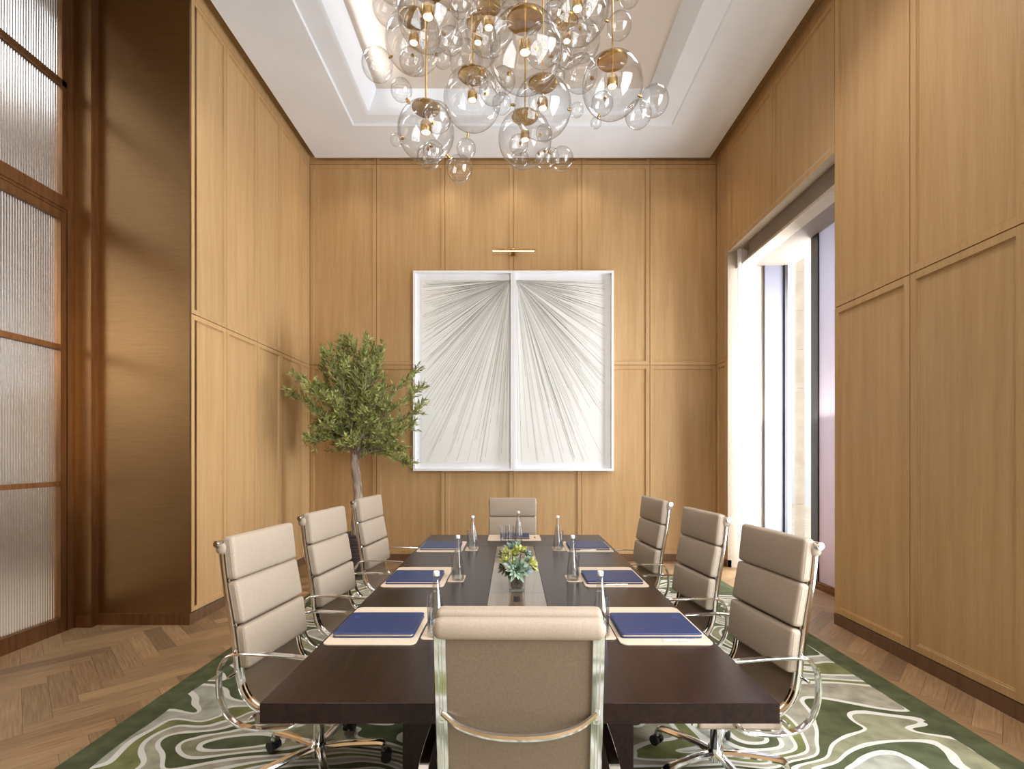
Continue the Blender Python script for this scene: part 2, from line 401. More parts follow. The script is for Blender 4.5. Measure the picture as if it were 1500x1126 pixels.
# ceiling with stepped tray
mb = MB()
def ring_loft(rings, mi=0, cap=False):
    vs = []; fs = []
    for (xa, xb, ya, yb, z) in rings: vs += [(xa,ya,z),(xb,ya,z),(xb,yb,z),(xa,yb,z)]
    for r in range(len(rings)-1):
        for k in range(4): fs.append((r*4+k, r*4+(k+1) % 4, (r+1)*4+(k+1) % 4, (r+1)*4+k))
    if cap: q = 4*(len(rings)-1); fs.append((q,q+1,q+2,q+3))
    mb.add(vs, fs, mi)
def rg(x, y1, z, y0=None): return (-x, x, (-y1+6.1 if y0 is None else y0), y1, z)
ring_loft([(-2.74,2.74,-2.95,6.92,ZC+.06),(-2.74,2.74,-2.95,6.92,ZC),rg(2.0,6.25,ZC,-.1),rg(1.99,6.24,ZC+.022,-.09),rg(1.965,6.215,ZC+.026,-.065),
           rg(1.80,6.09,ZC+.03,.06),rg(1.755,6.06,ZC+.05,.09),rg(1.72,6.035,ZC+.10,.12),rg(1.68,6.02,ZC+.19,.15),rg(1.64,6.0,ZC+.29,.18)])
mb.build('ceiling', WHITE, smooth=True, angle=30); struct(bpy.data.objects['ceiling'], 'white ceiling with a stepped tray around the chandelier')
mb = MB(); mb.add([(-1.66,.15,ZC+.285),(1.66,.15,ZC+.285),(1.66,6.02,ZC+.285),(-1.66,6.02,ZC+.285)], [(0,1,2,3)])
struct(mb.build('ceiling_tray', BEIGE, smooth=False), 'top surface of the ceiling tray, its shade coloured in as beige')
mb = MB(); mb.box(-3.95, -2.7, -3, 7.05, 5.69, 5.75); mb.box(2.7, 3.75, -3, 7.05, 5.69, 5.75); mb.box(-2.7, 2.7, 6.86, 7.05, 5.69, 5.75); mb.box(-2.7,2.7,-3,-2.9,5.69,5.75)
o = mb.build('trim_1', OAK, smooth=False); set_tint(o, random.Random(3), .6, .62); struct(o, 'oak shadow gap strip around the white ceiling')

# bronze return wall on the left
mb = MB(); mb.box(-3.665, -2.853, 4.40, 4.5, .10, 5.72)
struct(mb.build('wall_bronze', BRONZE, smooth=False), 'brushed bronze wall panel beside the fluted glass door')
mb = MB(); mb.box(-3.79, -3.665, 4.33, 4.5, .10, 5.72); mb.box(-3.80,-3.785,4.31,4.33,0,5.72)
struct(mb.build('trim_2', BRONZE, smooth=False), 'narrow bronze pilaster between door frame and bronze panel')
mb = MB(); mb.box(-3.667, -3.655, 4.32, 4.40, .10, 5.72)
struct(mb.build('trim_3', BRONZE_D, smooth=False), 'thin dark edge strip of the bronze panel')
mb = MB(); mb.box(-3.80, -3.655, 4.32, 4.5, 0, .10); mb.box(-3.655, -2.853, 4.39, 4.5, 0, .10)
struct(mb.build('baseboard_bronze', BRONZE_D, smooth=False), 'brown skirting under the bronze panel')

# glazed partition on the left: transom window above, door leaf below
def flute_pane(name, y0, y1, z0, z1, parent, x=-3.84):
    m = MB(); p = .021; n = int((y1-y0)/p); a = []
    vs = []; fs = []
    for i in range(n*6+1):
        y = y0+(y1-y0)*i/(n*6); d = .0045*abs(math.sin(PI*i/6))
        vs += [(x+d, y, z0),(x+d, y, z1),(x-.006, y, z0),(x-.006, y, z1)]
    for i in range(n*6):
        q = i*4; fs += [(q, q+4, q+5, q+1),(q+2, q+3, q+7, q+6),(q, q+2, q+6, q+4),(q+1, q+5, q+7, q+3)]
    fs += [(0,1,3,2),(n*24, n*24+2, n*24+3, n*24+1)]
    m.add(vs, fs); return m.build(name, FLUTE, parent, smooth=True, angle=50)
w = empty('window_1', (0,0,0)); struct(w, 'tall bronze framed fluted glass transom above the door')
fr = MB()
fr.box(-3.87, -3.80, 4.255, 4.33, 0, 5.70); fr.box(-3.87, -3.81, 4.215, 4.255, 3.56, 5.70)      # jamb
fr.box(-3.88, -3.795, -3.0, 4.26, 3.585, 3.685); fr.box(-3.87, -3.805, -3.0, 4.26, 3.56, 3.60)
fr.box(-3.865, -3.81, -3.0, 4.26, 4.625, 4.675); fr.box(-3.865, -3.81, -3.0, 4.26, 5.60, 5.70)
fr.box(-3.865, -3.81, 2.93, 2.98, 3.6, 5.7); fr.box(-3.865, -3.81, 1.63, 1.68, 3.6, 5.7)
fr.box(-3.865, -3.81, -3.0, 1.63, 0, 3.6)
fr.build('window_frame', BRONZE_D, w, smooth=False)
for (z0, z1) in ((3.685,4.625),(4.675,5.60)):
    flute_pane('pane', 2.98, 4.22, z0, z1, w); flute_pane('pane', 1.68, 2.93, z0, z1, w)
def door(name, y0, y1, label):
    d = empty(name, (0,0,0)); struct(d, label)
    m = MB(); s = .055
    m.box(-3.865, -3.805, y0, y0+s, .0, 3.555); m.box(-3.865, -3.805, y1-s, y1, .0, 3.555)
    m.box(-3.865, -3.805, y0+s, y1-s, .0, .125); m.box(-3.865, -3.805, y0+s, y1-s, 3.49, 3.555)
    m.box(-3.865, -3.808, y0+s, y1-s, 2.385, 2.43); m.box(-3.865, -3.808, y0+s, y1-s, 1.235, 1.275)
    m.build('door_frame', BRONZE_D, d, smooth=False)
    for z0, z1 in ((.125,1.235),(1.275,2.385),(2.43,3.49)): flute_pane('pane', y0+s, y1-s, z0, z1, d)
    return d
door('door_1', 2.96, 4.25, 'bronze framed fluted glass door leaf beside the bronze panel')
door('door_2', 1.65, 2.94, 'bronze framed fluted glass door leaf nearer the camera')
# lobby beyond the glass
CORR_W = noise_color(mat('lobby_plaster', (.72,.72,.74), .8), (.70,.70,.72), (.76,.76,.78), ns=1)
CORR_B = noise_color(mat('lobby_timber', (.20,.11,.06), .5), (.36,.29,.22), (.46,.38,.30), scale=(1,1,.1), ns=10)
CORR_F = noise_color(mat('lobby_floor_stone', (.55,.5,.44), .3), (.34,.27,.20), (.42,.34,.26), ns=1)
m = MB(); m.box(-6.6, -3.90, -3, 9, -.03, -.001); struct(m.build('floor_lobby', CORR_F, smooth=False), 'pale lobby floor beyond the fluted glass')
m = MB(); m.box(-6.7, -6.6, -3, 9, 2.3, 5.9); struct(m.build('wall_lobby', CORR_W, smooth=False), 'white upper lobby wall seen through fluted glass')
m = MB(); m.box(-6.7, -6.55, -3, 9, 0, 2.3); m.box(-6.6,-6.5,5.2,5.9,0,5.7); m.box(-6.6,-3.9,8.9,9,0,5.7); struct(m.build('wall_lobby_base', CORR_B, smooth=False), 'brown lobby wall seen through fluted glass')
m = MB(); m.box(-6.7, -3.9, -3, 9, 5.75, 5.85); struct(m.build('ceiling_lobby', CORR_W, smooth=False), 'lobby ceiling beyond the glass')
m = MB(); m.box(-3.90, -3.80, 4.5, 9, 0, 5.75); struct(m.build('wall_lobby_side', CORR_W, smooth=False), 'lobby side wall behind the bronze panel')

# ------------------------------------------------------------------ window bay on the right
w = empty('window_2', (3.4, 5.5, 0)); struct(w, 'tall recessed window with dark mullion in the right wall')
def part(name, boxes, m_, parent=w, off=(3.4,5.5,0)):
    q = MB()
    for b in boxes: q.box(b[0]-off[0], b[1]-off[0], b[2]-off[1], b[3]-off[1], b[4], b[5])
    return q.build(name, m_, parent, smooth=False)
part('reveal', [(XR+.001,3.34,6.63,6.72,0,4.19),(XR+.001,3.7,4.432,6.72,4.19,4.26)], CREAM)
part('near_reveal', [(XR+.06,3.7,4.33,4.40,0,4.19)], OAK)
part('window_head', [(3.155,3.7,4.40,6.63,4.0,4.19)], TAUPE_M)
part('head_strip', [(3.15,3.158,4.40,6.63,3.985,4.0)], DARKM)
part('ledge', [(2.975,3.15,4.43,6.63,3.972,4.0)], CREAM)
part('jamb', [(3.345,3.62,6.60,6.72,0,4.0),(3.335,3.347,6.59,6.63,0,4.0)], LAV)
part('mullion', [(3.45,3.62,5.70,5.765,0,4.05),(3.59,3.63,6.57,6.60,0,4.0),(3.44,3.47,5.62,5.71,0,4.05)], DARKM)
part('sill', [(3.40,3.62,4.40,6.6,0,.045),(3.44,3.48,4.40,5.62,.045,.07)], BRONZE_D)
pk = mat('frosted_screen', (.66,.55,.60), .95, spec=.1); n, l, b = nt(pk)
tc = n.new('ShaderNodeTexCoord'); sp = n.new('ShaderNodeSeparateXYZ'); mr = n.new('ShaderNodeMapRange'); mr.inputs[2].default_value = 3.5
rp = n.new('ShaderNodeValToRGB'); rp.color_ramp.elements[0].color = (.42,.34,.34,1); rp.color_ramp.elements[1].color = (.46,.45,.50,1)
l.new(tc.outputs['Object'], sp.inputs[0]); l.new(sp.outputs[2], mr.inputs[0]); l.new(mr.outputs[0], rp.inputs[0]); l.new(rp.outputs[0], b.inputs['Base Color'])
tl = n.new('ShaderNodeBsdfTranslucent'); l.new(rp.outputs[0], tl.inputs[0]); mx = n.new('ShaderNodeMixShader'); mx.inputs[0].default_value = .3
l.new(b.outputs[0], mx.inputs[1]); l.new(tl.outputs[0], mx.inputs[2]); l.new(mx.outputs[0], n['Material Output'].inputs[0])
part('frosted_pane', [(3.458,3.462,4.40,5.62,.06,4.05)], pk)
part('pane', [(3.600,3.606,5.685,6.60,.04,4.0)], PANE)
bc = part('blind_cassette', [(2.975,3.145,4.43,6.27,4.0,4.189)], TAUPE_M, None, (0,0,0))
tag(bc, 'brown roller blind cassette above the tall window', 'blind')
m = MB(); N = 60
vs = []; fs = []
for i in range(N+1):
    t = i/N; x = 2.93+.26*t
    for z, amp in ((.012,.030),(1.5,.026),(3.0,.022),(4.16,.018)):
        vs.append((x-(.02*(z/4)), 6.47+amp*math.sin(t*PI*11)+.02*math.sin(t*5+z), z))
for i in range(N):
    for k in range(3): fs.append((i*4+k, i*4+k+1, (i+1)*4+k+1, (i+1)*4+k))
m.add(vs, fs); o = m.build('sheer_curtain', SHEER, smooth=True, angle=180)
tag(o, 'white sheer curtain gathered at the far side of the tall window', 'curtain')
# what stands outside the window
m = MB(); m.box(3.9, 16, -6, 22, -.3, -.1); struct(m.build('ground_outside', STONE, smooth=False), 'pale paving outside the window')
m = MB()
for k in range(9): m.box(5.13, 5.27, 9.0, 9.06, -.1+k*.7, -.1+k*.7+.695)
tag(m.build('stone_pillar', STONE, smooth=False), 'pale stone pillar of stacked blocks outside the window', 'pillar')
m = MB(); m.box(9, 9.3, 4, 26, -.1, 7); struct(m.build('wall_outside', CORR_W, smooth=False), 'white facade across from the window')

# ------------------------------------------------------------------ rug
RUG = mat('rug_wool', rough=.95, spec=.1); n, l, b = nt(RUG)
tc = n.new('ShaderNodeTexCoord')
def math_(op, a=None, b_=None, c=None):
    q = n.new('ShaderNodeMath'); q.operation = op
    for i, v in enumerate((a, b_, c)):
        if v is None: continue
        if isinstance(v, (int, float)): q.inputs[i].default_value = v
        else: l.new(v, q.inputs[i])
    return q.outputs[0]
nz = n.new('ShaderNodeTexNoise'); nz.noise_dimensions = '3D'; nz.inputs['Scale'].default_value = 1.15; nz.inputs['Detail'].default_value = 2.0; nz.inputs['Roughness'].default_value = .33; nz.inputs['Distortion'].default_value = .5
mp = n.new('ShaderNodeMapping'); mp.inputs['Scale'].default_value = (.62, 1.0, 1); mp.inputs['Rotation'].default_value = (0,0,.5); mp.inputs['Location'].default_value = (3.1, 7.7, 0)
l.new(tc.outputs['Object'], mp.inputs[0]); l.new(mp.outputs[0], nz.inputs['Vector'])
lev = math_('MULTIPLY', nz.outputs[0], 27.0)
fr_ = math_('FRACT', lev); fl = math_('FLOOR', lev)
nw = n.new('ShaderNodeTexNoise'); nw.inputs['Scale'].default_value = 1.7; l.new(tc.outputs['Object'], nw.inputs['Vector'])
def lev_at(dx, dy):
    a = n.new('ShaderNodeVectorMath'); a.operation = 'ADD'; a.inputs[1].default_value = (dx, dy, 0); l.new(tc.outputs['Object'], a.inputs[0])
    q = n.new('ShaderNodeMapping')
    for nm in ('Scale','Rotation','Location'): q.inputs[nm].default_value = mp.inputs[nm].default_value
    l.new(a.outputs[0], q.inputs[0]); t = n.new('ShaderNodeTexNoise')
    for nm in ('Scale','Detail','Roughness','Distortion'): t.inputs[nm].default_value = nz.inputs[nm].default_value
    l.new(q.outputs[0], t.inputs['Vector']); return math_('MULTIPLY', t.outputs[0], 27.0)
gx = math_('SUBTRACT', lev_at(.01, 0), lev); gy = math_('SUBTRACT', lev_at(0, .01), lev)
gm = math_('SQRT', math_('ADD', math_('MULTIPLY', gx, gx), math_('MULTIPLY', gy, gy)))     # levels per centimetre
wcm = math_('MULTIPLY_ADD', math_('POWER', nw.outputs[0], 4), 22.0, 1.1)
line = math_('LESS_THAN', fr_, math_('MINIMUM', math_('MULTIPLY', gm, wcm), .42))
sh = math_('MULTIPLY_ADD', fl, 1/6, .04); sh = math_('FRACT', sh)
ramp = n.new('ShaderNodeValToRGB'); ramp.color_ramp.interpolation = 'CONSTANT'; e = ramp.color_ramp.elements
cols = [(.085,.093,.045),(.34,.31,.235),(.18,.185,.075),(.38,.375,.315),(.095,.108,.058),(.27,.262,.165)]
e[0].position = 0; e[0].color = (*cols[0],1); e[1].position = 1/6; e[1].color = (*cols[1],1)
for k in range(2, 6):
    q = e.new(k/6); q.color = (*cols[k],1)
l.new(sh, ramp.inputs[0])
mot = n.new('ShaderNodeTexNoise'); mot.inputs['Scale'].default_value = 9; mot.inputs['Detail'].default_value = 5; l.new(tc.outputs['Object'], mot.inputs['Vector'])
mr = n.new('ShaderNodeMapRange'); mr.inputs[1].default_value = .3; mr.inputs[2].default_value = .7; mr.inputs[3].default_value = .72; mr.inputs[4].default_value = 1.28
l.new(mot.outputs[0], mr.inputs[0])
vm = n.new('ShaderNodeMix'); vm.data_type = 'RGBA'; vm.blend_type = 'MULTIPLY'; vm.inputs[0].default_value = 1
l.new(ramp.outputs[0], vm.inputs[6]); l.new(mr.outputs[0], vm.inputs[7])
mx = n.new('ShaderNodeMix'); mx.data_type = 'RGBA'; mx.inputs[7].default_value = (.66,.64,.58,1)
l.new(line, mx.inputs[0]); l.new(vm.outputs[2], mx.inputs[6])
# plain green border
sp = n.new('ShaderNodeSeparateXYZ'); l.new(tc.outputs['Object'], sp.inputs[0])
ax = math_('ABSOLUTE', sp.outputs[0]); wob = math_('MULTIPLY_ADD', nw.outputs[0], .12, 2.10)
bo = math_('GREATER_THAN', ax, wob)
ay = math_('GREATER_THAN', sp.outputs[1], 3.32); bo = math_('MAXIMUM', bo, ay)
bm_ = n.new('ShaderNodeMix'); bm_.data_type = 'RGBA'; bm_.blend_type = 'MULTIPLY'; bm_.inputs[0].default_value = 1
bm_.inputs[6].default_value = (.085,.095,.048,1); l.new(mr.outputs[0], bm_.inputs[7])
mx2 = n.new('ShaderNodeMix'); mx2.data_type = 'RGBA'; l.new(bo, mx2.inputs[0]); l.new(mx.outputs[2], mx2.inputs[6]); l.new(bm_.outputs[2], mx2.inputs[7])
l.new(mx2.outputs[2], b.inputs['Base Color'])
bp = n.new('ShaderNodeBump'); bp.inputs['Strength'].default_value = .5; bp.inputs['Distance'].default_value = .004
l.new(line, bp.inputs['Height']); l.new(bp.outputs[0], b.inputs['Normal'])
m = MB(); m.rbox((0,0,.006), (4.66,6.9,.012), .005, n=2)
o = m.build('rug', RUG); o.location = (.148, 2.6, 0)
tag(o, 'green and beige wool rug with winding white contour lines under the table', 'rug')

# ------------------------------------------------------------------ conference table
t = empty('conference_table', (.022, 3.13, 0)); tag(t, 'long dark veneered conference table with a glossy bronze centre inlay', 'table')
W2, L2 = .80, 1.60
m = MB(); TT = .740; g = .0012
# top in boards: left, right, near end, far end; the inlay is let in
for (x0, x1, y0, y1) in ((-W2,-.153,-1.01,1.01),(.153,W2,-1.01,1.01),(-W2,W2,-L2,-1.012),(-W2,W2,1.012,L2)):
    m.rbox(((x0+x1)/2,(y0+y1)/2,TT-.0315), (x1-x0-g, y1-y0-g, .063), .0015, n=1)
m.build('tabletop', TABLE, t, smooth=False)
m = MB()
for (y0, y1) in ((-1.01,-.375),(-.373,.3),(.302,1.01)):
    m.box(-.1515, .1515, y0+.0006, y1-.0006, TT-.05, TT-.0006)
m.build('centre_inlay', INLAY, t, smooth=False)
m = MB(); m.rbox((0,-.50,TT-.002), (.035,.10,.0038), .0005, n=1); m.build('cable_port', BLACK, t)
for y in (-1.05, 1.05):
    m = MB(); m.box(-.47, .47, y-.05, y+.05, .012, TT-.063); m.build('panel_leg', TABLE, t, smooth=False)
m = MB(); m.box(-.12, .12, -1.0, 1.0, .5, TT-.063); m.build('stretcher', TABLE, t, smooth=False)

# ------------------------------------------------------------------ chairs (local: +x forward, origin on the floor under the column)
RIB = [(-.325,1.105),(-.317,1.02),(-.300,.90),(-.278,.78),(-.258,.66),(-.246,.55),(-.225,.465),(-.175,.405),(-.10,.382),(0,.382),(.10,.398),(.18,.408),(.215,.395),(.225,.37)]
def make_chair(drop=0.0, base_rot=.3):
    root = empty('office_chair')
    up = lambda pts: [(p[0], p[1]-drop) for p in pts]
    rib = [tuple(v) for v in spl(up(RIB), 6)]
    rsec = [(-.011,-.016),(-.006,-.019),(.006,-.019),(.011,-.016),(.011,-.006),(.007,-.003),(.007,.003),(.011,.006),(.011,.016),(.006,.019),(-.006,.019),(-.011,.016),(-.011,.006),(-.007,.003),(-.007,-.003),(-.011,-.006)]
    for s in (-1, 1):
        m = MB(); m.sweep(rib, rsec, y=s*.223)
        k_ = .262 if drop == 0 else .200
        if drop == 0: m.cyl((rib[0][0], s*.215, rib[0][1]), (rib[0][0], s*k_, rib[0][1]), .0155, 16)
        if drop == 0: m.cyl((rib[0][0], s*k_, rib[0][1]), (rib[0][0], s*(k_+.006), rib[0][1]), .011, 12)
        m.build('side_frame', CHROME, root)
        # arm: flat band loop
        arm = [tuple(v) for v in spl(up([(.11,.648),(0,.652),(-.12,.654),(-.205,.650),(-.258,.632),(-.288,.585),(-.296,.52),(-.288,.45),(-.258,.39),(-.205,.352),(-.13,.340),(-.04,.345),(.03,.358),(.075,.385)]), 6)]
        m = MB(); m.sweep(arm, [(-.005,-.014),(-.003,-.016),(.003,-.016),(.005,-.014),(.005,.014),(.003,.016),(-.003,.016),(-.005,.014)], y=s*.284)
        for (x, z) in ((-.262,.63),(-.25,.545),(-.16,.372),(.04,.370)):
            m.cyl((x-.002, s*.24, z-drop), (x-.004, s*.284, z-drop), .007, 8)
        m.build('armrest', CHROME, root)
    # sling upholstery
    m = MB(); sl = [(p[0]+.002, p[1]+.0) for p in rib[2:-4]]
    m.sweep(sl, [(-.005,-.207),(.005,-.207),(.005,.207),(-.005,.207)]); m.build('sling', LEATHER_B, root)
    # roll over the top, behind the head pad
    m = MB(); m.rbox((-.322,0,1.083-drop), (.056,(.50 if drop == 0 else .488),.062), .0265, M=Matrix.Rotation(.1,3,'Y'), n=4)
    m.build('top_roll', LEATHER, root)
    # pads
    def at(z):
        for a, b in zip(rib, rib[1:]):
            if a[1] >= z >= b[1]:
                k = (a[1]-z)/(a[1]-b[1]+1e-9); return Vector((a[0]+(b[0]-a[0])*k, 0, z)), Vector((b[0]-a[0], 0, b[1]-a[1])).normalized()
        return Vector((rib[0][0], 0, z)), Vector((0.1,0,-1)).normalized()
    def pad(c, tdir, h, w_=.474, th=.052, bulge=.010, name='back_pad'):
        zax = -tdir; yax = Vector((0,1,0)); xax = yax.cross(zax).normalized()
        M = Matrix((xax, yax, zax)).transposed()
        cc = c + xax*(th/2+.007)
        m = MB(); m.rbox(cc, (th, w_, h), .017, M=M, bulge=bulge, n=4)
        r_ = .02; hy, hz = w_/2-.0015, h/2-.0015
        for dx in (th/2-.014, -th/2+.014):
            loop = []
            for (sy, sz, a0) in ((1,1,0),(-1,1,PI/2),(-1,-1,PI),(1,-1,1.5*PI)):
                for k in range(5):
                    a = a0+k*PI/8
                    loop.append(cc+M @ Vector((dx, sy*(hy-r_)+r_*math.cos(a), sz*(hz-r_)+r_*math.sin(a))))
            m.tube(loop, .0022, 5, closed=True)
        return m.build(name, LEATHER, root)
    for (zc, h) in ((1.035-drop,.192),(.843-drop,.192),(.652-drop,.190)):
        c, td = at(zc); pad(c, td, h-.004)
    for (x, h) in ((-.075,.20),(.115,.18)):
        c = Vector((x, 0, (.388 if x < 0 else .402)-drop)); pad(c, Vector((-1,0,-.07)).normalized(), h, name='seat_pad', bulge=.006)
    # spreader behind the back
    zb = .83-drop; xb = -.295
    m = MB(); pts = [tuple(v) for v in spl([(xb,-.222,zb),(xb-.01,-.17,zb-.034),(xb-.025,-.09,zb-.05),(xb-.03,0,zb-.054),(xb-.025,.09,zb-.05),(xb-.01,.17,zb-.034),(xb,.222,zb)], 5)]
    m.tube(pts, [.008+.003*math.sin(PI*i/(len(pts)-1)) for i in range(len(pts))], 8)
    for s in (-1,1): m.rbox((xb+.004, s*.222, zb-.004), (.012,.022,.055), .004, n=2)
    m.build('back_brace', CHROME, root)
    m = MB(); pts = [(-.02,y,z-drop) for y, z in ((-.225,.375),(-.12,.352),(0,.345),(.12,.352),(.225,.375))]
    m.tube(spl(pts, 4), .011, 8); pts = [(p[0]+.12, p[1], p[2]+.008) for p in pts]; m.tube(spl(pts,4), .011, 8)
    m.build('seat_brace', CHROME, root)
    # mechanism
    m = MB(); m.rbox((.03,0,.322-drop), (.20,.10,.045), .012, n=2); m.tube([(0,0,.31-drop),(.0,-.14,.30-drop)], .006, 6)
    me_ = m.build('tilt_mechanism', BLACK, root)
    m = MB(); m.cyl((.10,-.02,.312-drop),(.155,-.05,.296-drop), .018, 16); m.build('tension_knob', CHROME, me_)
    m = MB(); m.tube([(.06,.10,.325-drop),(.085,.15,.30-drop),(.10,.17,.268-drop),(.11,.18,.235-drop)], [.005,.006,.011,.013], 8); m.build('height_lever', BLACK, me_)
    m = MB(); m.cyl((0,0,.22),(0,0,.325-drop), .0145, 16); m.cyl((0,0,.10),(0,0,.235), .025, 20); m.cyl((0,0,.235),(0,0,.245), .028, 20); m.cyl((0,0,.075),(0,0,.135), .034, 20)
    m.build('column', CHROME, root)
    for k in range(5):
        a = base_rot+k*2*PI/5; d = Vector((math.cos(a), math.sin(a), 0)); M = Matrix.Rotation(a, 3, 'Z')
        m = MB()
        legp = spl([(.025,.108),(.12,.112),(.24,.106),(.285,.100),(.297,.088),(.30,.064)], 4)
        m2 = MB(); m2.sweep([tuple(v) for v in legp], [(-.010,-.015),(.0,-.019),(.012,-.015),(.015,0),(.012,.015),(.0,.019),(-.010,.015)])
        m.add([M @ Vector(v) for v in m2.v], m2.f); leg = m.build('base_leg', CHROME, root)
        m = MB(); c = d*.30; side = Vector((-d.y, d.x, 0)); fw = d*.012
        for s in (-1, 1):
            m.cyl(c+fw+side*s*.009+Vector((0,0,.037)), c+fw+side*s*.027+Vector((0,0,.037)), .025, 18)
        m.cyl(c+fw-side*.009+Vector((0,0,.037)), c+fw+side*.009+Vector((0,0,.037)), .012, 10)
        m.rbox(c+Vector((0,0,.058)), (.03,.016,.022), .005, M=M, n=2)
        m.build('caster', BLACK, leg)
    return root
G = 'padded office chairs around the conference table'
side = make_chair(0.0)
spots = [((-.918,2.36,.012), -.13, 'taupe office chair on the left side nearest the camera, by the rug edge'),
         ((-.93,3.22,.012), -.12, 'taupe office chair in the middle of the left row, between two others'),
         ((-.93,4.20,.012), -.11, 'taupe office chair at the far end of the left row, beside the plant pot'),
         ((.945,2.32,.012), PI+.12, 'taupe office chair on the right side nearest the camera, beside the pen on its mat'),
         ((.93,3.17,.012), PI+.12, 'taupe office chair in the middle of the right row, in front of the tall window'),
         ((.875,4.08,.012), PI+.10, 'taupe office chair at the far end of the right row, before the end wall')]
for i, (loc, rz, lab) in enumerate(spots):
    o = side if i == 0 else copy_tree(side)
    o.location = loc; o.rotation_euler = (0,0,rz); tag(o, lab, 'chair', G)
near = make_chair(.080, .63); near.location = (.023, 1.725, .012); near.rotation_euler = (0,0,PI/2-.015)
tag(near, 'taupe office chair at the near head of the table seen from behind', 'chair', G)
far = copy_tree(near); far.location = (.0, 4.74, .012); far.rotation_euler = (0,0,-PI/2)
tag(far, 'taupe office chair at the far head of the table facing the camera', 'chair', G)

# ------------------------------------------------------------------ things on the table
def rrect(m, c, sx, sy, z0, z1, r, mi=0, seg=5, bev=.001):
    out = []
    for (sx_, sy_, a0) in ((1,1,0),(-1,1,PI/2),(-1,-1,PI),(1,-1,1.5*PI)):
        for k in range(seg+1):
            a = a0+k*PI/2/seg; out.append((sx_*(sx/2-r)+r*math.cos(a), sy_*(sy/2-r)+r*math.sin(a)))
    n = len(out); lv = [(z0,0),(z1-bev,0),(z1,bev)]
    vs = []
    for (z, i_) in lv:
        for (x, y) in out: vs.append((c[0]+x*(1-2*i_/sx), c[1]+y*(1-2*i_/sy), z))
    fs = [tuple(reversed(range(n))), tuple(2*n+k for k in range(n))]
    for q in range(2):
        for k in range(n): fs.append((q*n+k, q*n+(k+1) % n, (q+1)*n+(k+1) % n, (q+1)*n+k))
    m.add(vs, fs, mi)
TT = .740
MATS = [(-.578,2.235,.375,.485,'left1'),(-.582,3.11,.365,.50,'left2'),(-.578,4.12,.36,.46,'left3'),
        (.622,2.235,.375,.485,'right1'),(.605,3.11,.37,.50,'right2'),(.610,4.12,.37,.46,'right3'),(.014,4.55,.475,.31,'far')]
where = {'left1':'nearest left seat','left2':'middle left seat','left3':'farthest left seat','right1':'nearest right seat','right2':'middle right seat','right3':'farthest right seat','far':'far head of the table'}
FOLD = {'left1':(-.580,2.20,.335,.275),'left2':(-.590,3.05,.31,.275),'left3':(-.582,4.10,.31,.30),
        'right1':(.617,2.195,.335,.275),'right2':(.600,3.05,.33,.275),'right3':(.612,4.10,.32,.30),'far':(.018,4.575,.265,.22)}
PENS = {'right1':(.672,2.022),'right2':(.60,2.885),'right3':(.59,3.92)}
for (x, y, sx, sy, k) in MATS:
    o = empty('desk_mat', (x, y, TT)); tag(o, 'cream leather desk mat with rounded corners at the '+where[k], 'desk mat', 'cream desk mats on the table')
    m = MB(); rrect(m, (0,0), sx, sy, .0005, .005, .028); m.build('mat_top', MATC, o)
    m = MB(); rrect(m, (0,0), sx-.003, sy-.003, 0, .0035, .027); m.build('mat_backing', MATC_D, o)
for k, (x, y, sx, sy) in FOLD.items():
    o = empty('portfolio', (x, y, TT+.005)); tag(o, 'navy blue leather portfolio lying on the mat at the '+where[k], 'folder', 'navy portfolios on the desk mats')
    m = MB(); rrect(m, (0,0), sx, sy, 0, .006, .012, bev=.002); m.build('back_cover', NAVY, o)
    m = MB(); rrect(m, (0,0), sx-.008, sy-.008, .006, .0135, .010); m.build('pages', PAPER, o)
    m = MB(); rrect(m, (0,0), sx, sy, .0135, .020, .012, bev=.003)
    m.build('cover', NAVY, o)
    m = MB(); s = -1
    ex, ey = (-sx/2+.045, sy/2-.07) if k.startswith('left') else ((sx/2-.045), sy/2-.07)
    m.tube([(ex+.013*math.cos(a), ey+.013*math.sin(a), .0201) for a in [2*PI*i/20 for i in range(20)]], .0007, 4, closed=True)
    m.tube([(ex-.006, ey-.006, .0201),(ex-.006, ey+.006, .0201),(ex+.006, ey+.006, .0201),(ex+.006, ey-.004, .0201),(ex, ey-.006, .0201)], .0006, 4)
    m.build('emblem', NAVY_L, o)
for k, (x, y) in PENS.items():
    o = empty('pen', (x, y, TT+.005)); tag(o, 'white ballpoint pen lying on the mat at the '+where[k], 'pen', 'white pens on the right mats')
    m = MB(); m.tube([(-.062,0,.0045),(-.06,0,.0045),(-.004,0,.005),(.0,0,.005)], [.002,.0042,.0048,.0048], 10); m.tube([(.003,0,.005),(.066,0,.0048)], [.0048,.0044], 10); m.build('barrel', WHITEP, o)
    m = MB(); m.tube([(0,0,.005),(.003,0,.005)], .0051, 10); m.tube([(.03,0,.0105),(.066,0,.0100)], .0012, 6); m.build('clip', CHROME, o)
m = MB(); rrect(m, (0,0), .018, .018, 0, .006, .004); m.sphere((0,0,.008), .006, 12, 8)
o = m.build('mint', BRASS); o.location = (.20, 4.52, TT+.005); tag(o, 'small wrapped sweet on the mat at the far head of the table', 'sweet')

